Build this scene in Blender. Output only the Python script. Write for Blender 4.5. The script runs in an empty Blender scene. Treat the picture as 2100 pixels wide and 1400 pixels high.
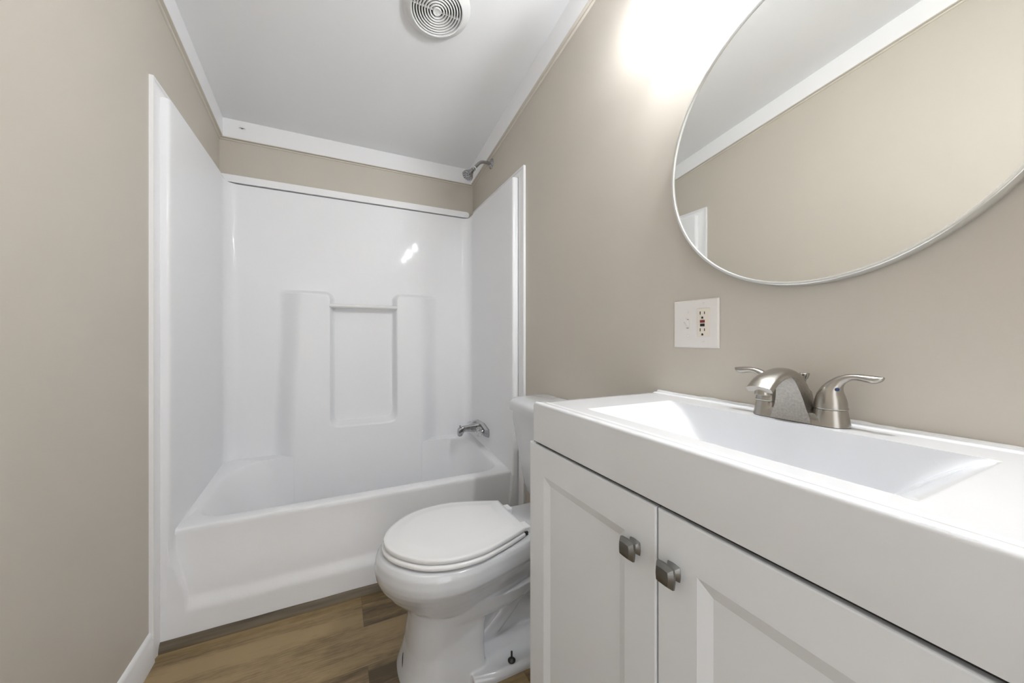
import bpy, bmesh, math, random
from mathutils import Vector, Matrix, noise
PI = math.pi
S = bpy.context.scene
C = S.collection
random.seed(7)

# ---------------------------------------------------------------- camera
YAW = 0.4505
cam = bpy.data.cameras.new('camera')
cam.sensor_width = 36.0
cam.lens = 744.0 / 2100.0 * 36.0
cam.shift_y = -4.0 / 2100.0
cam.clip_start = 0.02
cam_o = bpy.data.objects.new('camera', cam)
C.objects.link(cam_o)
cam_o.location = (0, 0, 1.07)
cam_o.rotation_euler = (PI/2, 0, -YAW)
S.camera = cam_o

# ---------------------------------------------------------------- world, lights, exposure
W = bpy.data.worlds.new('world'); S.world = W; W.use_nodes = True
W.node_tree.nodes['Background'].inputs[0].default_value = (0.97, 0.98, 1.0, 1)
W.node_tree.nodes['Background'].inputs[1].default_value = 0.58
S.view_settings.view_transform = 'Standard'
S.view_settings.look = 'None'
S.view_settings.gamma = 1.0
S.view_settings.exposure = 1.70
LAMPS = ((0.715, 0.38), (0.385, 1.70), (0.055, 0.70))    # place along the wall, relative output of the bulb
BULB = 150.0
FILL_W = 0.5

def area(name, loc, rot, sx, sy, power, col=(1, 1, 1)):
    l = bpy.data.lights.new(name, 'AREA'); l.shape = 'RECTANGLE'
    l.size = sx; l.size_y = sy; l.energy = power; l.color = col
    o = bpy.data.objects.new(name, l); C.objects.link(o)
    o.location = loc; o.rotation_euler = rot
    return o
area('added_fill_light', (-0.02, -0.78, 1.12), (PI/2, 0, 0), 0.80, 1.95, FILL_W, (0.96, 0.98, 1.0))  # fill panel added behind the camera to even out the lighting

# ---------------------------------------------------------------- dimensions
XL, XR = -0.554, 0.850
YB, YFRONT = 2.382, -0.75
SLOPE = 0.1368
def ceil_z(y): return 2.228 + SLOPE*(YB-y)
PXL, PXR, PYB = -0.520, 0.812, 2.340       # inner faces of the surround
RIMZ = 0.392

# ---------------------------------------------------------------- materials
def nodes(name):
    m = bpy.data.materials.new(name); m.use_nodes = True
    nt = m.node_tree
    return m, nt, nt.nodes['Principled BSDF']
def mat(name, col, rough=0.5, metal=0.0, bump=0.0, bscale=200.0, coat=0.0, spec=None, mottle=0.0, mscale=8.0,
        aniso=None, bdist=0.001, coat_rough=0.05):
    m, nt, b = nodes(name)
    b.inputs['Base Color'].default_value = (*col, 1)
    b.inputs['Roughness'].default_value = rough
    b.inputs['Metallic'].default_value = metal
    if coat: b.inputs['Coat Weight'].default_value = coat; b.inputs['Coat Roughness'].default_value = coat_rough
    if spec is not None: b.inputs['Specular IOR Level'].default_value = spec
    tc = nt.nodes.new('ShaderNodeTexCoord')
    if mottle:
        n = nt.nodes.new('ShaderNodeTexNoise'); n.inputs['Scale'].default_value = mscale
        n.inputs['Detail'].default_value = 5
        nt.links.new(tc.outputs['Object'], n.inputs['Vector'])
        mx = nt.nodes.new('ShaderNodeMix'); mx.data_type = 'RGBA'
        mx.inputs['A'].default_value = (*[c*(1-mottle) for c in col], 1)
        mx.inputs['B'].default_value = (*[min(1, c*(1+mottle)) for c in col], 1)
        nt.links.new(n.outputs['Fac'], mx.inputs['Factor'])
        nt.links.new(mx.outputs['Result'], b.inputs['Base Color'])
    if bump:
        n2 = nt.nodes.new('ShaderNodeTexNoise'); n2.inputs['Scale'].default_value = bscale
        n2.inputs['Detail'].default_value = 3
        bp = nt.nodes.new('ShaderNodeBump'); bp.inputs['Strength'].default_value = bump
        bp.inputs['Distance'].default_value = bdist
        if aniso:
            mp = nt.nodes.new('ShaderNodeMapping'); mp.inputs['Scale'].default_value = aniso
            nt.links.new(tc.outputs['Object'], mp.inputs['Vector'])
            nt.links.new(mp.outputs['Vector'], n2.inputs['Vector'])
        else:
            nt.links.new(tc.outputs['Object'], n2.inputs['Vector'])
        nt.links.new(n2.outputs['Fac'], bp.inputs['Height'])
        nt.links.new(bp.outputs['Normal'], b.inputs['Normal'])
    return m
M = {}
M['wall'] = mat('taupe_wall_paint', (0.572, 0.528, 0.462), 0.5, bump=0.25, bscale=260, bdist=0.0006, mottle=0.015, mscale=3)
M['ceil'] = mat('ceiling_paint', (0.87, 0.875, 0.89), 0.75, bump=0.2, bscale=180, bdist=0.0006)
M['trim'] = mat('white_trim_paint', (0.90, 0.90, 0.91), 0.38, bump=0.1, bscale=90, bdist=0.0005)
M['acryl'] = mat('glossy_fibreglass', (0.87, 0.875, 0.89), 0.38, bump=0.22, bscale=26.0, bdist=0.004, coat=0.16, spec=0.22, coat_rough=0.07)
M['porc'] = mat('white_porcelain', (0.675, 0.685, 0.705), 0.12, coat=0.5, bump=0.03, bscale=30)
M['seat'] = mat('white_seat_plastic', (0.83, 0.83, 0.83), 0.18, coat=0.3, bump=0.02, bscale=60)
M['vtop'] = mat('cultured_marble_white', (0.775, 0.785, 0.805), 0.16, coat=0.5, bump=0.02, bscale=20)
M['cab'] = mat('white_cabinet_paint', (0.84, 0.862, 0.895), 0.42, bump=0.06, bscale=150, bdist=0.0004)
M['gap'] = mat('painted_gap_shade', (0.04, 0.04, 0.04), 0.8, bump=0.05)
M['nickel'] = mat('brushed_nickel', (0.42, 0.395, 0.36), 0.27, 1.0, bump=0.25, bscale=40, aniso=(1, 1, 18), bdist=0.0004, mottle=0.08, mscale=30)
M['nickel_worn'] = mat('water_spotted_nickel', (0.36, 0.338, 0.305), 0.34, 1.0, bump=0.4, bscale=220, bdist=0.0005, mottle=0.35, mscale=260)
M['knob'] = mat('brushed_knob_metal', (0.24, 0.238, 0.228), 0.28, 1.0, bump=0.2, bscale=60, aniso=(1, 1, 12), bdist=0.0004, mottle=0.05, mscale=60)
M['chrome'] = mat('polished_chrome', (0.46, 0.46, 0.47), 0.07, 1.0, bump=0.02, bscale=50)
M['frame'] = mat('silver_mirror_frame', (0.80, 0.81, 0.80), 0.30, 0.85, bump=0.05, bscale=80)
M['plate'] = mat('almond_white_plate', (0.80, 0.77, 0.74), 0.35, bump=0.02)
M['almond'] = mat('almond_receptacle', (0.80, 0.745, 0.65), 0.38, bump=0.02)
M['dark'] = mat('dark_recess', (0.015, 0.014, 0.013), 0.6, bump=0.05)
M['red'] = mat('red_reset_button', (0.22, 0.03, 0.03), 0.4, bump=0.05)
M['black'] = mat('black_test_button', (0.012, 0.012, 0.014), 0.35, bump=0.05)
M['blue'] = mat('blue_indicator', (0.005, 0.025, 0.10), 0.3, bump=0.02)
M['bolt'] = mat('dark_bolt_metal', (0.07, 0.065, 0.06), 0.4, 0.8, bump=0.1, bscale=90)
M['vent'] = mat('white_vent_plastic', (0.80, 0.80, 0.80), 0.4, bump=0.03)
M['tape'] = mat('white_thread_tape', (0.85, 0.85, 0.85), 0.6, bump=0.1)
M['bead'] = mat('light_taupe_bead', (0.70, 0.655, 0.58), 0.4, bump=0.1, bscale=90)
M['caulk'] = mat('white_caulk', (0.84, 0.84, 0.84), 0.55, bump=0.3, bscale=120)
M['rod'] = mat('pearl_bar', (0.80, 0.80, 0.79), 0.15, coat=0.6, bump=0.02)
M['hall'] = mat('hall_paint', (0.75, 0.72, 0.66), 0.6, bump=0.05)
M['ink'] = mat('dark_mark', (0.02, 0.02, 0.03), 0.5, bump=0.02)

# mirror glass
m, nt, b = nodes('mirror_silvering')
b.inputs['Base Color'].default_value = (0.90, 0.905, 0.88, 1); b.inputs['Metallic'].default_value = 1
nz = nt.nodes.new('ShaderNodeTexNoise'); nz.inputs['Scale'].default_value = 3
mr = nt.nodes.new('ShaderNodeMapRange'); mr.inputs['To Min'].default_value = 0.0; mr.inputs['To Max'].default_value = 0.012
nt.links.new(nz.outputs['Fac'], mr.inputs['Value']); nt.links.new(mr.outputs['Result'], b.inputs['Roughness'])
M['mirror'] = m
# clear thin glass: transparent + fresnel gloss
def thin_glass(name, tint, base):
    m = bpy.data.materials.new(name); m.use_nodes = True; nt = m.node_tree
    nt.nodes.clear()
    out = nt.nodes.new('ShaderNodeOutputMaterial'); tr = nt.nodes.new('ShaderNodeBsdfTransparent')
    gl = nt.nodes.new('ShaderNodeBsdfGlossy'); mx = nt.nodes.new('ShaderNodeMixShader')
    lw = nt.nodes.new('ShaderNodeLayerWeight'); lw.inputs['Blend'].default_value = 0.28
    mr = nt.nodes.new('ShaderNodeMapRange'); mr.inputs['To Min'].default_value = base; mr.inputs['To Max'].default_value = 0.8
    tr.inputs['Color'].default_value = (*tint, 1); gl.inputs['Roughness'].default_value = 0.05
    gl.inputs['Color'].default_value = (0.95, 0.95, 0.95, 1)
    nt.links.new(lw.outputs['Facing'], mr.inputs['Value'])
    nt.links.new(mr.outputs['Result'], mx.inputs['Fac'])
    nt.links.new(tr.outputs[0], mx.inputs[1]); nt.links.new(gl.outputs[0], mx.inputs[2])
    nt.links.new(mx.outputs[0], out.inputs['Surface'])
    return m
M['glass'] = thin_glass('clear_shade_glass', (0.93, 0.93, 0.93), 0.08)
M['acrylic'] = thin_glass('clear_acrylic_handle', (0.90, 0.90, 0.90), 0.18)
def bulb_mat(gain):
    m = bpy.data.materials.new('lit_bulb'); m.use_nodes = True; nt = m.node_tree; nt.nodes.clear()
    out = nt.nodes.new('ShaderNodeOutputMaterial'); em = nt.nodes.new('ShaderNodeEmission')
    em.inputs['Color'].default_value = (0.935, 0.968, 1.0, 1); em.inputs['Strength'].default_value = BULB*gain
    nt.links.new(em.outputs[0], out.inputs['Surface'])
    return m

# vinyl plank floor
def floor_mat():
    m, nt, b = nodes('vinyl_plank_floor')
    L = nt.links.new
    def N(t, **k):
        n = nt.nodes.new(t)
        for a, v in k.items(): setattr(n, a, v)
        return n
    tc = N('ShaderNodeTexCoord')
    mp = N('ShaderNodeMapping'); mp.inputs['Location'].default_value = (3.1166, 2.104, 0)
    L(tc.outputs['Object'], mp.inputs['Vector'])
    br = N('ShaderNodeTexBrick'); br.offset = 0.37; br.offset_frequency = 2
    br.inputs['Scale'].default_value = 1.0
    br.inputs['Brick Width'].default_value = 1.22; br.inputs['Row Height'].default_value = 0.178
    br.inputs['Mortar Size'].default_value = 0.0006; br.inputs['Mortar Smooth'].default_value = 0.3
    br.inputs['Bias'].default_value = 0.0
    br.inputs['Color1'].default_value = (0, 0, 0, 1); br.inputs['Color2'].default_value = (1, 1, 1, 1)
    br.inputs['Mortar'].default_value = (0.5, 0.5, 0.5, 1)
    L(mp.outputs['Vector'], br.inputs['Vector'])
    # streaks stretched along the plank (x)
    def streak(sx, sy, det, dist):
        q = N('ShaderNodeMapping'); q.inputs['Scale'].default_value = (sx, sy, 1)
        L(tc.outputs['Object'], q.inputs['Vector'])
        off = N('ShaderNodeVectorMath', operation='MULTIPLY_ADD')
        L(br.outputs['Color'], off.inputs[0]); off.inputs[1].default_value = (7, 13, 0); L(q.outputs['Vector'], off.inputs[2])
        n = N('ShaderNodeTexNoise'); n.inputs['Scale'].default_value = 1
        n.inputs['Detail'].default_value = det; n.inputs['Distortion'].default_value = dist
        L(off.outputs[0], n.inputs['Vector']); return n
    a = streak(1.6, 16, 6, 0.8); c = streak(14, 230, 5, 0.3); d = streak(30, 60, 3, 0.4)
    ramp = N('ShaderNodeValToRGB')
    e = ramp.color_ramp.elements
    e[0].position = 0.30; e[0].color = (0.088, 0.056, 0.023, 1)
    e[1].position = 0.72; e[1].color = (0.34, 0.245, 0.122, 1)
    k = e.new(0.5); k.color = (0.195, 0.132, 0.060, 1)
    def math_(op, x, y, clamp=False):
        n = N('ShaderNodeMath', operation=op); n.use_clamp = clamp
        for i, v in enumerate((x, y)):
            if isinstance(v, (int, float)): n.inputs[i].default_value = v
            else: L(v, n.inputs[i])
        return n.outputs[0]
    sep = N('ShaderNodeSeparateColor'); L(br.outputs['Color'], sep.inputs[0])
    t = math_('MULTIPLY', math_('SUBTRACT', sep.outputs[0], 0.5), 0.36)
    t2 = math_('MULTIPLY', math_('SUBTRACT', c.outputs['Fac'], 0.5), 0.42)
    t3 = math_('MULTIPLY', math_('SUBTRACT', d.outputs['Fac'], 0.5), 0.22)
    v = math_('ADD', math_('ADD', a.outputs['Fac'], t), math_('ADD', t2, t3), True)
    L(v, ramp.inputs['Fac'])
    mm = N('ShaderNodeMix', data_type='RGBA'); L(br.outputs['Fac'], mm.inputs['Factor'])
    L(ramp.outputs['Color'], mm.inputs['A']); mm.inputs['B'].default_value = (0.12, 0.082, 0.038, 1)
    L(mm.outputs['Result'], b.inputs['Base Color'])
    b.inputs['Roughness'].default_value = 0.42
    bp = N('ShaderNodeBump'); bp.inputs['Strength'].default_value = 0.5; bp.inputs['Distance'].default_value = 0.0008
    L(math_('SUBTRACT', c.outputs['Fac'], br.outputs['Fac']), bp.inputs['Height'])
    L(bp.outputs['Normal'], b.inputs['Normal'])
    return m
M['floor'] = floor_mat()
def strip_mat():
    m, nt, b = nodes('brown_floor_strip')
    tc = nt.nodes.new('ShaderNodeTexCoord'); mp = nt.nodes.new('ShaderNodeMapping'); mp.inputs['Scale'].default_value = (3, 60, 60)
    n = nt.nodes.new('ShaderNodeTexNoise'); n.inputs['Scale'].default_value = 1; n.inputs['Detail'].default_value = 6
    r = nt.nodes.new('ShaderNodeValToRGB'); e = r.color_ramp.elements
    e[0].position = 0.3; e[0].color = (0.075, 0.055, 0.032, 1); e[1].position = 0.7; e[1].color = (0.19, 0.15, 0.098, 1)
    nt.links.new(tc.outputs['Object'], mp.inputs['Vector']); nt.links.new(mp.outputs['Vector'], n.inputs['Vector'])
    nt.links.new(n.outputs['Fac'], r.inputs['Fac']); nt.links.new(r.outputs['Color'], b.inputs['Base Color'])
    b.inputs['Roughness'].default_value = 0.5
    return m
M['strip'] = strip_mat()

# ---------------------------------------------------------------- helpers
def link(name, bm, m, parent=None, smooth=True, angle=35, bevel=0.0, seg=2, world=True, inv=None):
    me = bpy.data.meshes.new(name)
    bmesh.ops.recalc_face_normals(bm, faces=bm.faces)
    bm.to_mesh(me); bm.free()
    me.materials.append(m)
    if smooth:
        for p in me.polygons: p.use_smooth = True
        try: me.set_sharp_from_angle(angle=math.radians(angle))
        except Exception: pass
    o = bpy.data.objects.new(name, me); C.objects.link(o)
    if bevel:
        md = o.modifiers.new('bevel', 'BEVEL'); md.width = bevel; md.segments = seg
        md.limit_method = 'ANGLE'; md.angle_limit = math.radians(40); md.harden_normals = False
    if parent is not None:
        o.parent = parent
        # shapes are written in world coordinates: undo the parent's offset
        off = Vector((0, 0, 0)); p = parent
        while p is not None:
            off += Vector(p.location); p = p.parent
        o.location = -off if world else (0, 0, 0)
    return o
def thing(name, label, cat, loc=(0, 0, 0), group=None):
    o = bpy.data.objects.new(name, None); C.objects.link(o); o.location = loc
    o.empty_display_size = 0.05
    o['label'] = label; o['category'] = cat
    if group: o['group'] = group
    return o
def struct(name, bm, m, parent=None, **k):
    o = link(name, bm, m, parent, **k)
    if parent is None: o['kind'] = 'structure'
    return o
def NB(): return bmesh.new()
def box(bm, x0, x1, y0, y1, z0, z1):
    v = [bm.verts.new((x, y, z)) for x in (x0, x1) for y in (y0, y1) for z in (z0, z1)]
    for f in ((0, 1, 3, 2), (4, 6, 7, 5), (0, 4, 5, 1), (2, 3, 7, 6), (0, 2, 6, 4), (1, 5, 7, 3)):
        bm.faces.new([v[i] for i in f])
    return v
def rings(bm, rs, close=True, cap0=True, cap1=True):
    """skin a list of rings (lists of 3D points)"""
    vs = [[bm.verts.new(p) for p in r] for r in rs]
    n = len(rs[0])
    for a, b_ in zip(vs[:-1], vs[1:]):
        for i in range(n if close else n-1):
            j = (i+1) % n
            try: bm.faces.new((a[i], a[j], b_[j], b_[i]))
            except ValueError: pass
    if cap0: bm.faces.new(list(reversed(vs[0])))
    if cap1: bm.faces.new(vs[-1])
    return vs
def prism(bm, pts, a, b_, axis):
    """pts: 2D outline, extruded along axis 'x','y','z' from a to b"""
    def P(p, t):
        if axis == 'x': return (t, p[0], p[1])
        if axis == 'y': return (p[0], t, p[1])
        return (p[0], p[1], t)
    rings(bm, [[P(p, a) for p in pts], [P(p, b_) for p in pts]])
def lathe(bm, prof, origin, axis='z', n=40, cap0=True, cap1=True):
    """prof: (r, h) list; axis = direction of h (vector or letter)"""
    ax = {'x': Vector((1, 0, 0)), 'y': Vector((0, 1, 0)), 'z': Vector((0, 0, 1))}.get(axis, None) if isinstance(axis, str) else Vector(axis).normalized()
    u = ax.orthogonal().normalized(); w = ax.cross(u)
    rs = []
    for r, h in prof:
        rs.append([Vector(origin)+ax*h+(u*math.cos(2*PI*i/n)+w*math.sin(2*PI*i/n))*max(r, 1e-5) for i in range(n)])
    return rings(bm, rs, True, cap0, cap1)
def tube(bm, pts, radii, n=16, cap=True, flat=None, up=(0, 0, 1)):
    """round or flattened tube along points; flat = list of (w,t) half sizes"""
    pts = [Vector(p) for p in pts]; rs = []
    for i, p in enumerate(pts):
        d = (pts[min(i+1, len(pts)-1)]-pts[max(i-1, 0)]).normalized()
        s = d.cross(Vector(up));
        if s.length < 1e-4: s = d.orthogonal()
        s.normalize(); t = s.cross(d).normalized()
        a, b_ = flat[i] if flat else (radii[i], radii[i])
        rs.append([p+s*a*math.cos(2*PI*k/n)+t*b_*math.sin(2*PI*k/n) for k in range(n)])
    return rings(bm, rs, True, cap, cap)
def catmull(pts, sub=6):
    out = []
    P = [pts[0]]+list(pts)+[pts[-1]]
    for i in range(1, len(P)-2):
        for k in range(sub):
            t = k/sub
            out.append(tuple(0.5*((2*P[i][j])+(-P[i-1][j]+P[i+1][j])*t+(2*P[i-1][j]-5*P[i][j]+4*P[i+1][j]-P[i+2][j])*t*t
                       + (-P[i-1][j]+3*P[i][j]-3*P[i+1][j]+P[i+2][j])*t**3) for j in range(len(P[i]))))
    out.append(tuple(pts[-1]))
    return out
def smooth(a, b_, x):
    t = min(1, max(0, (x-a)/(b_-a))); return t*t*(3-2*t)
def interp(tab, x):
    if x <= tab[0][0]: return tab[0][1]
    for (x0, y0), (x1, y1) in zip(tab[:-1], tab[1:]):
        if x <= x1: return y0+(y1-y0)*(x-x0)/(x1-x0)
    return tab[-1][1]

# ================================================================ SETTING
bm = NB(); box(bm, XL-0.1, XR+0.1, YFRONT-1.3, YB+0.1, -0.05, 0.0); struct('floor', bm, M['floor'], smooth=False)
def slab(name, pts, x0, x1, m):     # wall seen from the side: pts in (y,z)
    bm = NB(); prism(bm, pts, x0, x1, 'x'); return struct(name, bm, m, smooth=False)
top = lambda y: ceil_z(y)+0.04
slab('wall_left', [(YFRONT-0.1, 0), (YB+0.1, 0), (YB+0.1, top(YB+0.1)), (YFRONT-0.1, top(YFRONT-0.1))], XL-0.1, XL, M['wall'])
slab('wall_right', [(YFRONT-0.1, 0), (YB+0.1, 0), (YB+0.1, top(YB+0.1)), (YFRONT-0.1, top(YFRONT-0.1))], XR, XR+0.1, M['wall'])
bm = NB(); box(bm, XL, XR, YB, YB+0.1, 0, top(YB)); struct('wall_back', bm, M['wall'], smooth=False)
bm = NB(); DX0, DX1, DZ = -0.44, 0.40, 2.10
prism(bm, [(XL, 0), (DX0, 0), (DX0, DZ), (DX1, DZ), (DX1, 0), (XR, 0), (XR, top(YFRONT)), (XL, top(YFRONT))], YFRONT-0.1, YFRONT, 'y')
struct('wall_front', bm, M['wall'], smooth=False)
bm = NB(); prism(bm, [(YFRONT-0.1, ceil_z(YFRONT-0.1)), (YB+0.1, ceil_z(YB+0.1)), (YB+0.1, ceil_z(YB+0.1)+0.08), (YFRONT-0.1, ceil_z(YFRONT-0.1)+0.08)], XL-0.1, XR+0.1, 'x')
struct('ceiling', bm, M['ceil'], smooth=False)

# crown boards: white face, taupe painted underside with a small bead
BT = 0.019     # thickness
BH = 0.094     # height
def crown_side(name, xw, sgn, tilt):
    # profile in (x from wall, z above the bottom), swept along y following the slope
    def prof(pts, y): return [(xw+sgn*dx, y, ceil_z(y)-BH+dz) for dx, dz in pts]
    bm = NB()
    P = [(0, 0.0), (BT, 0.0), (BT+tilt, BH+0.005), (0, BH+0.005)]
    rings(bm, [prof(P, YB), prof(P, YFRONT)])
    t = struct(name, bm, M['trim'], smooth=False)
    bm = NB(); P = [(0, -0.0115), (0.005, -0.0115), (0.0075, -0.0100), (0.0085, -0.0075), (0.0075, -0.005), (0.005, -0.0035), (BT-0.0005, -0.003), (BT-0.0005, 0), (0, 0)]
    rings(bm, [prof(P, YB), prof(P, YFRONT)])
    struct('painted_bead', bm, M['bead'], parent=t)
crown_side('trim_1', XL, 1, 0.0)
crown_side('trim_2', XR, -1, 0.012)
bm = NB()
P = [(0, 0.0), (BT, 0.0), (BT, BH+0.005), (0, BH+0.005)]
zc = ceil_z(YB)-BH
prism(bm, [(YB-a, zc+b_) for a, b_ in P], XL+BT, XR-BT, 'x')
t = struct('trim_3', bm, M['trim'], smooth=False)
bm = NB(); P = [(0, -0.0115), (0.005, -0.0115), (0.0075, -0.0100), (0.0085, -0.0075), (0.0075, -0.005), (0.005, -0.0035), (BT-0.0005, -0.003), (BT-0.0005, 0), (0, 0)]
prism(bm, [(YB-a, zc+b_) for a, b_ in P], XL+0.005, XR-0.005, 'x'); struct('painted_bead', bm, M['bead'], parent=t)

# baseboards
BP = [(0, 0), (0.012, 0), (0.012, 0.083), (0.009, 0.089), (0.010, 0.096), (0.006, 0.103), (0.003, 0.108), (0, 0.108)]
bm = NB(); prism(bm, [(XL+a, b_) for a, b_ in BP], YFRONT, 1.588, 'y'); struct('baseboard_left', bm, M['trim'], angle=60)
bm = NB(); prism(bm, [(XR-a, b_) for a, b_ in BP], 0.80, 1.598, 'y'); struct('baseboard_right', bm, M['trim'], angle=60)

# flat mouldings round the tub surround, mitred L on each side wall
def tub_trim(name, xw, sgn, y0, y1, ztop, zin):
    th = 0.009
    bm = NB()
    # vertical board cross-section (y across, x out): outer back-band, flat, inner lip
    prof = [(0, 0), (0, th+0.003), (0.010, th+0.003), (0.016, th-0.002), (0.030, th-0.003), (0.040, th), (y1-y0-0.004, th), (y1-y0, th-0.003), (y1-y0, 0)]
    w = y1-y0
    rs = []
    for d, zz in ((0, 0.0),):
        rs.append([(xw+sgn*h, y0+s, 0.0) for s, h in prof])
    # mitre at the top corner
    k = (ztop-zin)/w
    rs.append([(xw+sgn*h, y0+s, ztop-s*k) for s, h in prof])
    rs.append([(xw+sgn*h, PYB+0.02, ztop-s*k) for s, h in prof])
    rings(bm, rs)
    return struct(name, bm, M['trim'], angle=25)
tub_trim('trim_4', XL, 1, 1.588, 1.665, 1.940, 1.898)
tub_trim('trim_5', XR, -1, 1.601, 1.6665, 1.940, 1.905)
bm = NB()
zc0, zc1 = 1.889, 1.927
o_ = [(-0.552+0.020*(1-math.cos(t)), (zc0+zc1)/2+0.019*math.sin(t)*-1) for t in [0]]
pts = []
for cx_, s in ((-0.5515, -1), (PXR-0.006, 1)):
    rr = 0.016 if s > 0 else 0.001
    cz0, cz1 = zc0+rr, zc1-rr
    ang = [(-PI/2, 0), (0, PI/2)] if s > 0 else [(PI/2, PI), (PI, 3*PI/2)]
    cs = [cz0, cz1] if s > 0 else [cz1, cz0]
    for (a0, a1), cz in zip(ang, cs):
        for i in range(6):
            a = a0+(a1-a0)*i/5
            pts.append((cx_-s*rr+rr*math.cos(a), cz+rr*math.sin(a)))
prism(bm, pts, PYB-0.010, YB, 'y'); struct('trim_6', bm, M['trim'], bevel=0.002)

# brown strip along the foot of the tub
bm = NB()
rs = []
N = 60
for i in range(N+1):
    x = XL+0.004+(XR-XL-0.008)*i/N
    w = 0.0012*noise.noise(Vector((x*9, 0, 0)))
    P = [(1.674, 0), (1.674, 0.031), (1.645, 0.031+w), (1.639, 0.027+w), (1.634, 0.018), (1.631+w, 0.008), (1.630+w, 0)]
    rs.append([(x, y, z) for y, z in P])
rings(bm, rs); struct('trim_7', bm, M['strip'], angle=60)

# ================================================================ TUB AND SURROUND
tub = thing('tub_shower_unit', 'white one-piece bathtub with tall glossy surround walls filling the far alcove', 'bathtub', ((PXL+PXR)/2, 2.0, 0))
def arc(cx, cy, r, a0, a1, n):
    return [(cx+r*math.cos(a0+(a1-a0)*i/n), cy+r*math.sin(a0+(a1-a0)*i/n)) for i in range(n+1)]
RC = 0.060
path = [(-0.5515, 1.6650), (-0.5515, 1.6490), (-0.5500, 1.6475), (-0.5400, 1.6475), (-0.5300, 1.6480), (-0.5262, 1.6490), (-0.5232, 1.6520), (-0.5212, 1.6570), (-0.5202, 1.6650)]
path += [(PXL, 1.69+(2.27-1.69)*i/20) for i in range(21)]
path += arc(PXL+RC, PYB-RC, RC, PI, PI/2, 12)[1:]
nb = 230
x0b, x1b = PXL+RC, PXR-RC
path += [(x0b+(x1b-x0b)*i/nb, PYB) for i in range(1, nb)]
path += arc(PXR-RC, PYB-RC, RC, PI/2, 0, 12)
path += [(PXR, 2.27-(2.27-1.70)*i/20) for i in range(1, 21)]
path += [(0.8122, 1.6850), (0.8128, 1.6780), (0.8150, 1.6735), (0.8190, 1.6715), (0.8260, 1.6708), (0.8400, 1.6708), (0.8455, 1.6715), (0.8470, 1.6735), (0.8470, 1.6900)]
def sd_box(x, z, x0, x1, z0, z1, r):
    cx, cz = (x0+x1)/2, (z0+z1)/2
    qx, qz = abs(x-cx)-(x1-x0)/2+r, abs(z-cz)-(z1-z0)/2+r
    return math.hypot(max(qx, 0), max(qz, 0))+min(max(qx, qz), 0)-r
def smin(a, b_, k):
    h = max(k-abs(a-b_), 0)/k
    return min(a, b_)-h*h*k*0.25
RX0, RX1, RZ0 = -0.022, 0.320, 0.588
def hump(x, z):
    d1 = sd_box(x, z, -0.60, RX0, -0.2, 1.335, 0.038)
    d2 = sd_box(x, z, RX1, 0.95, -0.2, 1.342, 0.038)
    d3 = sd_box(x, z, -0.60, 0.95, -0.2, RZ0, 0.0)
    d = smin(smin(d1, d3, 0.05), smin(d2, d3, 0.05), 0.001)
    # outer slope of the raised shape
    e = smooth(0.013, -0.013, d)
    lo = -0.285-0.028*smooth(1.3, 0.5, z)
    L_ = smooth(lo, lo+0.115, x); R_ = smooth(0.590, 0.470, x)
    D = 0.056+0.0135*smooth(1.3, 0.5, z)
    return D*e*L_*R_
bm = NB()
zs = []
z = 0.06
while z < 0.50: zs.append(z); z += 0.012
while z < 0.64: zs.append(z); z += 0.005
while z < 1.28: zs.append(z); z += 0.014
while z < 1.37: zs.append(z); z += 0.0045
while z < 1.87: zs.append(z); z += 0.02
zs += [1.870, 1.882, 1.8835]
rs = []
for z in zs:
    r = []
    for (x, y) in path:
        yy = y
        if y > PYB-1e-6: yy = y-hump(x, z)
        r.append((x, yy, z))
    rs.append(r)
# side walls reach a little higher than the back
def lift(p, zb, i, last):
    x, y, z = p
    if z > 1.86: z += 0.020*smooth(2.33, 2.25, y)
    return (x, y, z)
rs = [[lift(p, 0, 0, 0) for p in r] for r in rs]
# returned top edge
topr = []
for (x, y, z) in rs[-1]:
    if x < PXL+0.03 and y < 2.28: q = (XL+0.003, y, z)
    elif x > PXR-0.03 and y < 2.28: q = (XR-0.003, y, z)
    else: q = (min(max(x, XL+0.004), XR-0.004)+0, YB-0.003, z)
    topr.append(q)
rs.append(topr)
rings(bm, rs, close=False, cap0=False, cap1=False)
link('surround_wall', bm, M['acryl'], tub, angle=50)
# towel bar moulded across the recess
bm = NB()
tube(bm, [(RX0-0.015, 2.290, 1.262), (RX0+0.1, 2.290, 1.262), (RX1+0.012, 2.290, 1.262)], [0.0115]*3, n=24)
link('towel_bar', bm, M['rod'], tub)
# basin
def earc(x, y1, r, side, n):
    a0 = PI/2*side
    cx = x-1.15*r if side == 0 else x+1.15*r
    return [(cx+1.15*r*math.cos(a0+PI/2*i/n), y1-r+r*math.sin(a0+PI/2*i/n)) for i in range(n+1)]
def rrect(x0, x1, y0, y1, radii, n=14):
    """corner order: front-left, front-right, back-right, back-left ; counter-clockwise"""
    r1, r2, r3, r4 = radii
    return (arc(x0+r1, y0+r1, r1, PI, 1.5*PI, n)+[(x0+r1+(x1-r2-x0-r1)*i/20, y0) for i in range(1, 20)]
            + arc(x1-r2, y0+r2, r2, 1.5*PI, 2*PI, n)+earc(x1, y1, r3, 0, n)
            + [(x1-1.15*r3+(x0+1.15*r4-x1+1.15*r3)*i/20, y1) for i in range(1, 20)]+earc(x0, y1, r4, 1, n))
def rimz(y): return RIMZ+0.050*smooth(2.02, 2.33, y)
bm = NB()
def ring2(x0, x1, y0, y1, rad, dz, zabs=None):
    return [(x, y, (rimz(y)+dz) if zabs is None else zabs) for x, y in rrect(x0, x1, y0, y1, rad)]
e = 0.004
R = []
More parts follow.
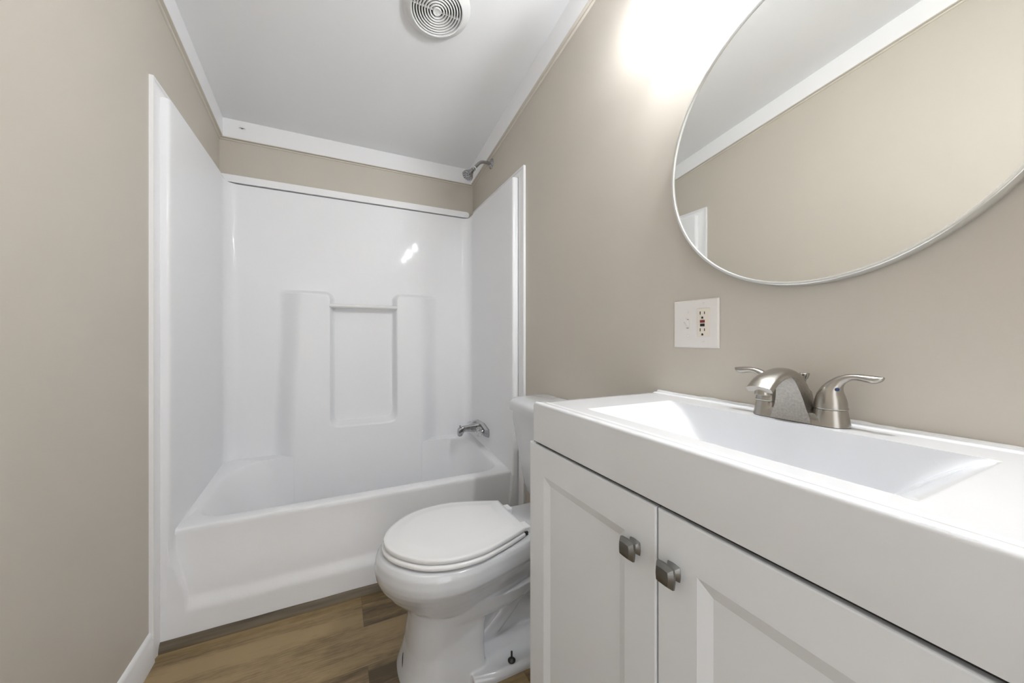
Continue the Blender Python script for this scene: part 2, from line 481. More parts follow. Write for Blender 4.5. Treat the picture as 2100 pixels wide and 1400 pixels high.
R.append(ring2(PXL-e, PXR+e, 1.6900, 2.345, (e, e, 0.055, 0.055), -0.020))
R.append(ring2(PXL-e, PXR+e, 1.6905, 2.345, (e, e, 0.055, 0.055), -0.010))
R.append(ring2(PXL-e+0.001, PXR+e-0.001, 1.6935, 2.344, (e, e, 0.055, 0.055), -0.0035))
R.append(ring2(PXL-e+0.002, PXR+e-0.002, 1.7000, 2.343, (e, e, 0.055, 0.055), 0.0))
R.append(ring2(-0.500, 0.795, 1.740, 2.272, (0.12, 0.12, 0.150, 0.165), 0.0005))
R.append(ring2(-0.494, 0.789, 1.748, 2.272, (0.12, 0.12, 0.150, 0.165), -0.002))
R.append(ring2(-0.488, 0.784, 1.756, 2.272, (0.12, 0.12, 0.150, 0.165), -0.009))
R.append(ring2(-0.480, 0.780, 1.763, 2.272, (0.12, 0.12, 0.150, 0.165), -0.022))
R.append(ring2(-0.430, 0.765, 1.785, 2.272, (0.12, 0.12, 0.150, 0.165), 0, 0.24))
R.append(ring2(-0.370, 0.745, 1.800, 2.272, (0.12, 0.12, 0.150, 0.165), 0, 0.14))
R.append(ring2(-0.320, 0.715, 1.825, 2.266, (0.12, 0.12, 0.15, 0.16), 0, 0.105))
R.append(ring2(-0.260, 0.670, 1.870, 2.210, (0.10, 0.10, 0.11, 0.11), 0, 0.092))
rings(bm, R, cap0=False, cap1=True)
link('basin', bm, M['acryl'], tub, angle=60)
# apron: heightfield in (x, z) pushed in y
bm = NB()
def apron_y(x, z):
    # sloping inner border lines of the pressed panel
    zz = smooth(0.36, 0.12, z)
    bl = -0.5235+0.046*zz; brr = 0.812-0.030*zz
    inside = smooth(bl-0.001, bl+0.006, x)*smooth(brr+0.001, brr-0.006, x)
    foot = smooth(0.105, 0.160, z)           # 0 at the skirt, 1 in the panel
    panel = 1.6900-0.028*smooth(0.38, 0.12, z)
    flange = 1.6470+0.0225*smooth(0.70, 0.80, x)
    border = 1.6485+0.0225*smooth(0.70, 0.80, x)
    yy = border+(panel-border)*inside
    return flange+(yy-flange)*max(foot, 0) if z < 0.160 else yy
xs = [-0.549+0.0025*i for i in range(33)]
xs += [xs[-1]+0.02*(i+1) for i in range(60)]
while xs[-1] < 0.845: xs.append(xs[-1]+0.003)
zsA = [0.0]+[0.02+0.008*i for i in range(44)]+[RIMZ-0.020]
zsA = sorted(set([round(min(z, RIMZ-0.020), 4) for z in zsA]))
vs = [[bm.verts.new((x, apron_y(x, z), z)) for x in xs] for z in zsA]
for a, b_ in zip(vs[:-1], vs[1:]):
    for i in range(len(xs)-1): bm.faces.new((a[i], a[i+1], b_[i+1], b_[i]))
link('apron', bm, M['acryl'], tub, angle=60)

# ================================================================ SHOWER HEAD
YS = 2.044
sh = thing('shower_head', 'chrome shower head on a bent arm high on the right wall above the tub', 'shower head', (XR, YS, 2.140))
bm = NB(); lathe(bm, [(0.030, 0), (0.030, 0.002), (0.027, 0.006), (0.018, 0.011), (0.011, 0.013)], (XR, YS, 2.140), (-1, 0, 0)); link('flange', bm, M['chrome'], sh)
ap = catmull([(XR-0.004, YS, 2.140), (0.815, YS, 2.141), (0.790, YS, 2.138), (0.772, YS, 2.128), (0.757, YS, 2.112), (0.738, YS, 2.090)], 6)
bm = NB(); tube(bm, ap, [0.0095]*len(ap), n=20, up=(0, 1, 0)); link('arm', bm, M['chrome'], sh)
dv = Vector((-0.62, -0.10, -0.78)).normalized()
p0 = Vector((0.742, YS, 2.095))
bm = NB(); lathe(bm, [(0.0105, 0), (0.0108, 0.004), (0.0105, 0.007)], p0, dv); link('thread_tape', bm, M['tape'], sh)
hd = p0+dv*0.007
bm = NB(); lathe(bm, [(0.011, 0), (0.0125, 0.003), (0.0125, 0.014), (0.010, 0.017), (0.013, 0.024), (0.016, 0.030), (0.020, 0.042), (0.028, 0.055), (0.0325, 0.063), (0.034, 0.070), (0.0335, 0.076), (0.031, 0.078), (0.029, 0.076)], hd, dv, n=48)
body = link('spray_body', bm, M['chrome'], sh)
bm = NB(); lathe(bm, [(0.029, 0.0755), (0.028, 0.0772), (0.001, 0.0785)], hd, dv, n=40); fp = link('spray_face', bm, M['chrome'], body)
bm = NB()
u = dv.orthogonal().normalized(); w_ = dv.cross(u)
for rr, k in ((0.023, 12), (0.016, 8), (0.008, 5)):
    for i in range(k):
        a = 2*PI*i/k+rr*40
        c = hd+dv*0.0774+(u*math.cos(a)+w_*math.sin(a))*rr
        lathe(bm, [(0.0026, 0), (0.0026, 0.0014), (0.0012, 0.0020)], c, dv, n=10)
link('nozzle_ring', bm, M['dark'], body)

# ================================================================ TUB FAUCET
YT, ZT = 2.118, 0.520
tf = thing('tub_faucet', 'chrome tub spout and clear knobs on the right surround wall above the basin', 'tub faucet', (PXR, YT, ZT))
bm = NB()
hexo = [(-0.130, -0.028), (0.130, -0.028), (0.136, -0.010), (0.132, 0.018), (0.060, 0.040), (-0.060, 0.040), (-0.132, 0.018), (-0.136, -0.010)]
rs = []
for sc, dx in ((1.0, 0.0), (1.0, -0.010), (0.86, -0.024), (0.60, -0.026)):
    rs.append([(PXR+0.001+dx, YT+a*sc, ZT+b_*sc) for a, b_ in hexo])
rings(bm, rs); link('back_plate', bm, M['chrome'], tf, angle=20)
bm = NB()
def rsec(x, z0, z1, hw, rr):
    pts = []
    for cy, cz, a0 in ((hw-rr, z0+rr, -PI/2), (hw-rr, z1-rr, 0), (-hw+rr, z1-rr, PI/2), (-hw+rr, z0+rr, PI)):
        for i in range(6):
            a = a0+PI/2*i/5; pts.append((x, YT+cy+rr*math.cos(a), cz+rr*math.sin(a)))
    return pts
rings(bm, [rsec(0.806, 0.494, 0.556, 0.026, 0.012), rsec(0.775, 0.498, 0.553, 0.022, 0.012), rsec(0.740, 0.506, 0.548, 0.0185, 0.011), rsec(0.712, 0.509, 0.545, 0.017, 0.010),
           rsec(0.696, 0.507, 0.543, 0.0165, 0.010), rsec(0.688, 0.494, 0.542, 0.0165, 0.010), rsec(0.682, 0.485, 0.540, 0.016, 0.010), rsec(0.668, 0.483, 0.535, 0.0155, 0.010), rsec(0.662, 0.486, 0.528, 0.0140, 0.010), rsec(0.660, 0.490, 0.520, 0.0105, 0.009)])
link('spout', bm, M['chrome'], tf)
bm = NB(); lathe(bm, [(0.003, 0), (0.003, 0.008), (0.0055, 0.010), (0.0055, 0.014), (0.003, 0.015)], (0.674, YT, 0.535), 'z', n=16); link('diverter_knob', bm, M['chrome'], tf)
for s in (-1, 1):
    c = (PXR-0.012, YT+s*0.082, ZT)
    bm = NB(); lathe(bm, [(0.020, 0), (0.019, 0.006), (0.011, 0.012), (0.009, 0.022)], c, (-1, 0, 0), n=28); st = link('handle_stem', bm, M['chrome'], tf)
    bm = NB()
    rs = []
    for r, h in ((0.012, 0.016), (0.022, 0.019), (0.027, 0.028), (0.027, 0.042), (0.022, 0.050), (0.012, 0.054)):
        rs.append([(c[0]-h, c[1]+r*(1+0.10*math.cos(8*t))*math.cos(t), c[2]+r*(1+0.10*math.cos(8*t))*math.sin(t)) for t in [2*PI*i/64 for i in range(64)]])
    rings(bm, rs); link('clear_knob', bm, M['acrylic'], tf)

# ================================================================ TOILET
AY = 1.207
toi = thing('toilet', 'white porcelain toilet with closed lid between the tub and the vanity', 'toilet', (0.45, AY, 0))
LIDT = [(0.0, 0.0), (0.002, 0.025), (0.008, 0.045), (0.014, 0.060), (0.030, 0.088), (0.050, 0.112), (0.075, 0.137), (0.105, 0.158), (0.135, 0.171), (0.165, 0.180), (0.200, 0.1845), (0.230, 0.185), (0.270, 0.181), (0.320, 0.166), (0.370, 0.148), (0.410, 0.131), (0.445, 0.115)]
LIDF = [(max(t, 0.0), max(h, 0.0)) for t, h in catmull(LIDT, 3)]
def lid_outline(xf, xb, sy, inset=0.0, sx=1.0):
    pts = []
    L0 = LIDT[-1][0]
    for s in (1, -1):
        seg = []
        for t, h in LIDF:
            x = xf+inset+(xb-xf-2*inset)*t/L0
            hh = h*sy*(1-inset/0.18)
            seg.append((x, AY+s*hh))
        if s == 1: pts += seg
        else: pts += list(reversed(seg))[:-1]
    return pts
def slab_rings(outl, prof):
    """prof: list of (inset, z)"""
    return [[(x, y, z) for x, y in outl(i)] for i, z in prof]
# seat
bm = NB()
rings(bm, slab_rings(lambda i: lid_outline(0.128, 0.578, 1.03, i), [(0.008, 0.4000), (0.001, 0.4030), (0.0, 0.4075), (0.001, 0.412), (0.006, 0.4150)]))
link('seat', bm, M['seat'], toi, angle=50)
bm = NB()
def dome(i, z):
    return (i, z)
rings(bm, slab_rings(lambda i: lid_outline(0.134, 0.580, 1.0, i), [(0.006, 0.4180), (0.001, 0.4190), (0.0, 0.423), (0.0003, 0.4295), (0.0025, 0.4315), (0.012, 0.4325), (0.030, 0.4335), (0.045, 0.4365), (0.060, 0.4375), (0.10, 0.4380)]))
link('lid', bm, M['seat'], toi, angle=50)
for s in (-1, 1):
    bm = NB(); box(bm, 0.572, 0.612, AY+s*0.073-0.022, AY+s*0.073+0.022, 0.396, 0.420)
    link('hinge', bm, M['seat'], toi, bevel=0.005)
bm = NB(); box(bm, 0.580, 0.592, AY-0.112, AY-0.104, 0.4005, 0.412); link('bumper', bm, M['dark'], toi, bevel=0.001)

def egg(xf, xb, hw, z, xm=None, p=2.0, n=56, pb=3.0):
    """closed outline; widest at xm; front super-ellipse power p, back power pb"""
    if xm is None: xm = xf+(xb-xf)*0.42
    r = []
    for i in range(n):
        t = 2*PI*i/n
        c, s = math.cos(t), math.sin(t)
        if c < 0:
            x = xm+(xm-xf)*-abs(c)**(2/p); y = math.copysign(abs(s)**(2/p), s)
        else:
            x = xm+(xb-xm)*abs(c)**(2/pb); y = math.copysign(abs(s)**(2/pb), s)
        r.append((x, AY+hw*y, z))
    return r
def bowl_ring(xf, xb, hw, z, tail):
    """rim-like outline: egg front, shoulders narrowing to the tail half width"""
    pts = []
    tab = [(0.0, 0.0), (0.003, 0.12), (0.012, 0.26), (0.03, 0.41), (0.06, 0.58), (0.10, 0.74), (0.15, 0.875), (0.21, 0.965), (0.28, 1.0), (0.36, 0.985), (0.44, 0.92), (0.54, 0.83)]
    L = xb-xf
    seg = []
    K = 0.50/0.7
    for t, h in tab: seg.append((t, h*hw))
    seg += [(0.62, max(tail, hw*0.74)), (0.72, max(tail, hw*0.62)), (0.86, tail*1.0), (0.97, tail*0.98), (1.0, tail*0.88)]
    seg = catmull(seg, 3); seg = [(max(t, 0.0), max(h, 0.0)) for t, h in seg]
    a = [(xf+L*t, AY+h, z) for t, h in seg]
    b_ = [(xf+L*t, AY-h, z) for t, h in reversed(seg)][:-1]
    return a+b_
bm = NB()
rs = [bowl_ring(0.132, 0.835, 0.180, 0.3970, 0.112),
      bowl_ring(0.120, 0.838, 0.191, 0.3930, 0.116),
      bowl_ring(0.111, 0.840, 0.198, 0.3800, 0.118),
      bowl_ring(0.106, 0.838, 0.201, 0.3550, 0.116),
      bowl_ring(0.107, 0.834, 0.2005, 0.3380, 0.110),
      bowl_ring(0.111, 0.820, 0.194, 0.3230, 0.098),
      bowl_ring(0.121, 0.795, 0.177, 0.3000, 0.086),
      bowl_ring(0.143, 0.765, 0.154, 0.2680, 0.078),
      bowl_ring(0.170, 0.735, 0.136, 0.2400, 0.074),
      bowl_ring(0.200, 0.700, 0.122, 0.2160, 0.072),
      bowl_ring(0.222, 0.680, 0.108, 0.2000, 0.070)]
rings(bm, rs)
# ledge under the bowl and pedestal column
rings(bm, [egg(0.205, 0.700, 0.126, 0.236, p=2.2, pb=2.4), egg(0.211, 0.670, 0.122, 0.196, p=2.3, pb=2.6), egg(0.214, 0.600, 0.116, 0.178, p=2.4, pb=2.8)])
rings(bm, [egg(0.214, 0.470, 0.112, 0.225, 0.33, 2.4, pb=6), egg(0.213, 0.455, 0.113, 0.190, 0.33, 2.4, pb=8), egg(0.209, 0.440, 0.116, 0.145, 0.32, 2.5, pb=9),
           egg(0.202, 0.436, 0.121, 0.090, 0.32, 2.5, pb=9), egg(0.191, 0.436, 0.129, 0.045, 0.32, 2.5, pb=9), egg(0.176, 0.440, 0.138, 0.0, 0.31, 2.5, pb=9), egg(0.176, 0.440, 0.138, -0.012, 0.31, 2.5, pb=9)])
# trapway: an S-shaped swelling behind the column
tp = catmull([(0.40, AY, 0.030, 0.058, 0.045), (0.46, AY, 0.055, 0.060, 0.050), (0.53, AY, 0.115, 0.062, 0.052), (0.60, AY, 0.190, 0.064, 0.056), (0.67, AY, 0.195, 0.062, 0.056), (0.72, AY, 0.130, 0.062, 0.052), (0.73, AY, 0.060, 0.064, 0.052), (0.73, AY, 0.01, 0.070, 0.056)], 5)
tube(bm, [p[:3] for p in tp], None, n=28, flat=[(p[3], p[4]) for p in tp], up=(0, 1, 0.001)) if False else None
rs = []
pv = [Vector(p[:3]) for p in tp]
for i, p in enumerate(tp):
    d = (pv[min(i+1, len(pv)-1)]-pv[max(i-1, 0)]).normalized()
    sd = Vector((0, 1, 0)); t_ = d.cross(sd).normalized()
    rs.append([pv[i]+sd*p[3]*math.cos(2*PI*k/28)+t_*p[4]*math.sin(2*PI*k/28) for k in range(28)])
rings(bm, rs)
prism(bm, [(0.40, 0.20), (0.42, 0.02), (0.80, 0.02), (0.80, 0.36), (0.60, 0.30)], AY-0.036, AY+0.036, 'y')
# foot
fo = lambda sx, z, hw: [(x, AY+y, z) for x, y in [(0.38, -hw*0.92), (0.45, -hw), (0.62, -hw*1.0), (0.74, -hw*0.92), (0.80, -hw*0.7), (0.80, hw*0.7), (0.74, hw*0.92), (0.62, hw), (0.45, hw), (0.38, hw*0.92)]]
rings(bm, [fo(0, -0.012, 0.166), fo(0, 0, 0.168), fo(0, 0.012, 0.170), fo(0, 0.020, 0.166), fo(0, 0.026, 0.155), fo(0, 0.034, 0.090), fo(0, 0.045, 0.060)])
bowl = link('bowl', bm, M['porc'], toi)
md = bowl.modifiers.new('remesh', 'REMESH'); md.mode = 'VOXEL'; md.voxel_size = 0.0036; md.use_smooth_shade = True
md = bowl.modifiers.new('smooth', 'SMOOTH'); md.factor = 0.5; md.iterations = 3
for s in (-1, 1):
    bm = NB(); lathe(bm, [(0.0125, 0), (0.0125, 0.003), (0.009, 0.006), (0.006, 0.008), (0.0032, 0.009), (0.0032, 0.030), (0.002, 0.031)], (0.512, AY+s*0.146, 0.028), 'z', n=20)
    link('floor_bolt', bm, M['bolt'], toi)
# short dark pen-like mark on the front of the pedestal
bm = NB()
mk = [(0.1935, 1.210, 0.058), (0.1905, 1.198, 0.044), (0.1900, 1.186, 0.032), (0.1915, 1.174, 0.022)]
mk = catmull(mk, 4)
tube(bm, mk, [0.0008+0.0022*min(1, i/8) for i in range(len(mk))], n=8); link('dark_mark', bm, M['ink'], toi)['label'] = 'short curved dark mark on the pedestal'
# tank
def tank_ring(xf, xb, hw, z, bow, r=0.03):
    pts = []
    n = 10
    pts += arc(xb-0.01, AY-0.0+hw-0.01, 0.01, 0, PI/2, 3)
    pts += [(x, y) for x, y in arc(xf+r, AY+hw-r, r, PI/2, PI, 7)]
    for i in range(1, n): 
        t = i/n; pts.append((xf-bow*math.sin(PI*t), AY+(hw-r)*(1-2*t)))
    pts += arc(xf+r, AY-hw+r, r, PI, 1.5*PI, 7)
    pts += arc(xb-0.01, AY-hw+0.01, 0.01, 1.5*PI, 2*PI, 3)
    return [(x, y, z) for x, y in pts]
bm = NB()
rings(bm, [tank_ring(0.790, 0.820, 0.110, 0.399, 0.0), tank_ring(0.758, 0.832, 0.140, 0.402, 0.003), tank_ring(0.735, 0.838, 0.160, 0.415, 0.006), tank_ring(0.722, 0.840, 0.169, 0.437, 0.008), tank_ring(0.713, 0.840, 0.174, 0.475, 0.010),
           tank_ring(0.690, 0.840, 0.188, 0.62, 0.012), tank_ring(0.672, 0.840, 0.197, 0.735, 0.013), tank_ring(0.671, 0.840, 0.198, 0.772, 0.013)])
link('tank', bm, M['porc'], toi, angle=40)
bm = NB()
rings(bm, [tank_ring(0.668, 0.842, 0.200, 0.772, 0.013), tank_ring(0.660, 0.844, 0.207, 0.775, 0.014, 0.035), tank_ring(0.658, 0.844, 0.209, 0.800, 0.014, 0.036), tank_ring(0.660, 0.843, 0.207, 0.812, 0.014, 0.036), tank_ring(0.667, 0.840, 0.200, 0.820, 0.013, 0.036), tank_ring(0.680, 0.836, 0.188, 0.826, 0.010, 0.036), tank_ring(0.705, 0.825, 0.160, 0.831, 0.008, 0.03)])
link('tank_lid', bm, M['porc'], toi, angle=40)

# ================================================================ VANITY CABINET
VX = 0.434; VY1 = 0.795; VYM = 0.397; VY0 = 0.000
VC = (VY0+VY1)/2
van = thing('vanity_cabinet', 'white two-door vanity cabinet under the white sink top', 'cabinet', (0.64, VC, 0))
bm = NB()
for a in ((VX+0.020, XR-0.004, VY0+0.002, VY0+0.018, 0.09, 0.824), (VX+0.020, XR-0.004, VY1-0.020, VY1-0.004, 0.09, 0.824), (VX+0.020, XR-0.004, VY0+0.018, VY1-0.020, 0.09, 0.106),
          (XR-0.012, XR-0.004, VY0+0.018, VY1-0.020, 0.106, 0.824), (VX+0.020, VX+0.036, VY0+0.018, VY1-0.020, 0.740, 0.824)):
    box(bm, *a)
link('carcass', bm, M['cab'], van, bevel=0.001)
bm = NB(); box(bm, VX+0.075, XR-0.01, VY0+0.01, VY1-0.01, 0.0, 0.09); link('toe_kick', bm, M['cab'], van)
bm = NB(); box(bm, VX+0.0085, VX+0.021, VY0+0.004, VY1-0.006, 0.10, 0.8245); link('gap_shade_sheet', bm, M['gap'], van)  # dark sheet behind the doors, paints the shade seen in the gaps
def door(y0, y1):
    z0, z1 = 0.105, 0.8180
    st = 0.066; bw = 0.019; dp = 0.007
    bm = NB()
    def rect(a, x): return [(x, y0+a, z0+a), (x, y1-a, z0+a), (x, y1-a, z1-a), (x, y0+a, z1-a)]
    rs = [rect(0.0, VX+0.0185), rect(0.0, VX+0.0030), rect(0.0003, VX+0.0018), rect(0.0012, VX+0.0006), rect(0.0030, VX), rect(st, VX), rect(st+bw, VX+dp)]
    rings(bm, rs)
    return link('door', bm, M['cab'], van, smooth=False)
def knob(par, y, z):
    def sq(h, x, bulge=0.12, n=6):
        pts = []
        for k in range(4):
            for i in range(n):
                t = -1+2*i/n
                b_ = 1+bulge*(1-t*t)
                a, c = [(t, -b_), (b_, t), (-t, b_), (-b_, -t)][k]
                pts.append((x, y+h*a, z+h*c))
        return pts
    bm = NB()
    rings(bm, [sq(0.0105, VX), sq(0.0100, VX-0.0015), sq(0.0065, VX-0.0065), sq(0.0060, VX-0.011), sq(0.0118, VX-0.0135), sq(0.0142, VX-0.0155), sq(0.0140, VX-0.0185), sq(0.0098, VX-0.0245, 0.08), sq(0.004, VX-0.0252, 0.05)])
    return link('knob', bm, M['knob'], par, angle=22)
d1 = door(VYM+0.0015, VY1); knob(d1, 0.4405, 0.737)
d2 = door(VY0, VYM-0.0015); knob(d2, 0.366, 0.739)

# ================================================================ VANITY TOP WITH BASIN
TZ = 0.917
vt = thing('countertop', 'glossy white sink top with a wide rectangular basin on the vanity cabinet', 'sink', (0.64, VC, 0.825))
TX0, TX1, TY0, TY1 = 0.432, 0.8485, 0.010, 0.772
BX0, BX1, BY0, BY1 = 0.497, 0.752, 0.141, 0.650
def sink_z(x, y):
    # end slopes: quick curved ramps; front/back: nearly vertical walls
    dd = min(y-BY0, BY1-y)
    if dd <= 0 or x <= BX0 or x >= BX1: dep = 0.0
    else:
        q = 0.30*dd+6.3*dd*dd
        k = 0.030; h = max(k-abs(q-0.118), 0)/k
        dep = min(q, 0.118)-h*h*k*0.25
        dep = max(0.0, dep)
        dx = min(x-BX0, BX1-x)
        w = math.sqrt(max(0, 1-(1-min(1, dx/0.012))**2)) if dx < 0.012 else 1.0
        w = min(1.0, w)
        dep *= w
        # gentle fall to the drain
    z = TZ-dep
    # lips
    z += 0.0030*smooth(TX0+0.020, TX0+0.014, x) - 0.0012*smooth(TX0+0.022, TX0+0.026, x)*smooth(TX0+0.034, TX0+0.028, x)
    z += 0.0025*smooth(TX1-0.026, TX1-0.018, x)
    return z
xs = [TX0, TX0+0.0006, TX0+0.002, TX0+0.0045, TX0+0.008]+[TX0+0.012+0.002*i for i in range(14)]
xs += [BX0-0.012, BX0-0.006, BX0-0.002, BX0, BX0+0.0006, BX0+0.002, BX0+0.004, BX0+0.007, BX0+0.011, BX0+0.016, BX0+0.022, BX0+0.03]
xs += [BX0+0.03+(BX1-BX0-0.06)*i/24 for i in range(1, 24)]
xs += [BX1-a for a in (0.03, 0.022, 0.016, 0.011, 0.007, 0.004, 0.002, 0.0006, 0.0, -0.002, -0.006, -0.012)]
x = TX1-0.034
while x < TX1-0.001: xs.append(x); x += 0.002
xs.append(TX1); xs = sorted(set(round(v, 5) for v in xs))
ys = [TY0, TY0+0.001, TY0+0.003, TY0+0.006]+[TY0+0.006+(BY0-TY0-0.006)*i/8 for i in range(1, 8)]
ys += [BY0-0.002, BY0, BY0+0.0008, BY0+0.002, BY0+0.004]+[BY0+0.004+(BY1-BY0-0.008)*i/90 for i in range(1, 90)]+[BY1-0.004, BY1-0.002, BY1-0.0008, BY1, BY1+0.002]
ys += [BY1+0.002+(TY1-BY1-0.008)*i/8 for i in range(1, 8)]+[TY1-0.006, TY1-0.003, TY1-0.001, TY1]
def edge_drop(x, y):
    d = 0.0
    a = x-TX0
    if a < 0.0060: d += 0.0060-math.sqrt(max(0, 0.0060**2-(0.0060-a)**2))
    b_ = min(y-TY0, TY1-y)
    if b_ < 0.006: d += 0.006-math.sqrt(max(0, 0.006**2-(0.006-b_)**2))
    return min(d, 0.009)
bm = NB()
G = [[bm.verts.new((x, y, sink_z(x, y)-edge_drop(x, y))) for y in ys] for x in xs]
for a, b_ in zip(G[:-1], G[1:]):
    for i in range(len(ys)-1): bm.faces.new((a[i], a[i+1], b_[i+1], b_[i]))
per = [G[0][i] for i in range(len(ys))]+[G[i][-1] for i in range(1, len(xs))]+[G[-1][i] for i in range(len(ys)-2, -1, -1)]+[G[i][0] for i in range(len(xs)-2, 0, -1)]
low = [bm.verts.new((v.co.x, v.co.y, 0.8255)) for v in per]
for i in range(len(per)):
    j = (i+1) % len(per); bm.faces.new((per[i], per[j], low[j], low[i]))
link('basin_top', bm, M['vtop'], vt, angle=55)
bm = NB(); lathe(bm, [(0.022, 0), (0.022, 0.002), (0.016, 0.003), (0.014, 0.001), (0.002, 0.001)], (0.64, 0.385, TZ-0.118), 'z'); link('drain', bm, M['chrome'], vt)
bm = NB()     # ragged caulk along the wall
rs = []
for i in range(160):
    y = TY0+(TY1-TY0)*i/159
    w1 = 0.0020+0.0015*noise.noise(Vector((y*40, 3, 0)))+0.0030*max(0, noise.noise(Vector((y*14, 7, 0))))
    rs.append([(XR-0.0005, y, TZ+0.0005), (XR-0.006, y, TZ+0.0015), (XR-0.004, y, TZ+0.0030+w1*0.3), (XR-0.0010, y, TZ+0.0035+w1)])
rings(bm, rs); link('caulk_line', bm, M['caulk'], vt)

# ================================================================ SINK FAUCET
FX, FY, FZ = 0.794, 0.386, TZ+0.002
fa = thing('sink_faucet', 'brushed nickel two-handle faucet standing behind the sink basin', 'faucet', (FX, FY, FZ))
def P(a, b_, c): return (FX+a, FY+b_, FZ+c)     # a: +to wall, b: +away from camera, c: up
HUB = 0.0505
bm = NB()
# base: stadium shaped, flared, waisted in the middle
def stad(hl, r, z, n=14, waist=0.0):
    pts = []
    for s, a0 in ((1, -PI/2*0), (-1, PI)):
        for i in range(n+1):
            a = (0 if s > 0 else PI)+PI*i/n
            pts.append((math.cos(a)*r, s*0+math.sin(a)*r+s*hl))
    return [P(x, y, z) for x, y in pts]
rings(bm, [stad(HUB, 0.0279, -0.001), stad(HUB, 0.0275, 0.0015), stad(HUB, 0.0262, 0.006), stad(HUB, 0.0245, 0.012), stad(HUB-0.004, 0.0200, 0.018)])
for s in (-1, 1):
    lathe(bm, [(0.0280, -0.001), (0.0272, 0.004), (0.0250, 0.016), (0.0236, 0.026), (0.0230, 0.0275)], P(0, s*HUB, 0), 'z')
link('base', bm, M['nickel'], fa, angle=45)
bm = NB(); rings(bm, [stad(HUB, 0.0272, -0.0020), stad(HUB, 0.0272, -0.0005)]); link('gasket', bm, M['black'], fa)
# spout: swept body, back root to tip
def sec(p, d, w, t, flat=0.55):
    """p centre, d direction in xz, half-width w (along y), half thickness t: domed outside, flat inside"""
    n = Vector((-d[1], 0, d[0]))     # outward normal (up/back side)
    pts = []
    for i in range(15):
        a = PI*i/14
        pts.append(Vector(P(p[0], 0, p[1]))+Vector((0, 1, 0))*w*math.cos(a)+n*t*math.sin(a)**0.75)
    for k in (-1, -0.6, -0.2, 0.2, 0.6, 1):
        pts.append(Vector(P(p[0], 0, p[1]))+Vector((0, 1, 0))*w*0.97*k-n*t*flat)
    return pts
spine = catmull([(0.004, -0.002, 0.0330, 0.017), (0.002, 0.020, 0.0270, 0.0165), (-0.003, 0.045, 0.0220, 0.015), (-0.014, 0.068, 0.0190, 0.013), (-0.033, 0.084, 0.0180, 0.0105),
                 (-0.057, 0.090, 0.0185, 0.009), (-0.082, 0.086, 0.0195, 0.008), (-0.106, 0.077, 0.0205, 0.0078), (-0.125, 0.063, 0.0212, 0.0075)], 5)
rs = []
for i, s_ in enumerate(spine):
    a, b_ = spine[max(i-1, 0)], spine[min(i+1, len(spine)-1)]
    d = Vector((b_[0]-a[0], b_[1]-a[1])).normalized()
    # outward normal must face the wall/up: n = (d.z, -d.x) rotated
    n = Vector((d[1], 0, -d[0]))
    cpt = Vector(P(s_[0], 0, s_[1])); w, t = s_[2], s_[3]
    pts = [cpt+Vector((0, w*math.cos(PI*k/16), 0))+n*t*(math.sin(PI*k/16)**0.8) for k in range(17)]
    pts += [cpt+Vector((0, w*0.98*q, 0))-n*t*0.8 for q in (-1, -0.5, 0, 0.5, 1)]
    rs.append(pts)
bm = NB(); rings(bm, rs); spo = link('spout', bm, M['nickel'], fa, angle=38)
bm = NB()
wb = [(0.000, -0.0285, 0.0340), (0.012, -0.0280, 0.0308), (0.026, -0.0285, 0.0262), (0.040, -0.0305, 0.0232), (0.054, -0.0345, 0.0205), (0.066, -0.0400, 0.0186), (0.076, -0.0470, 0.0178), (0.083, -0.0560, 0.0168)]
rings(bm, [[P(xf, w, z), P(xf, -w, z), P(0.004 if z < 0.06 else -0.012, -w, z), P(0.004 if z < 0.06 else -0.012, w, z)] for z, xf, w in wb])
link('spout_face', bm, M['nickel_worn'], spo, angle=38)
bm = NB(); lathe(bm, [(0.0125, 0), (0.0130, -0.002), (0.0130, -0.010), (0.0115, -0.011), (0.0105, -0.006)], P(-0.112, 0, 0.064), 'z'); link('aerator', bm, M['nickel'], fa)
bm = NB(); lathe(bm, [(0.0028, 0.0), (0.0028, 0.068), (0.0055, 0.071), (0.0080, 0.078), (0.0082, 0.0805), (0.0075, 0.0815)], P(0.022, 0, 0.005), 'z', n=24); link('lift_rod', bm, M['nickel'], fa)
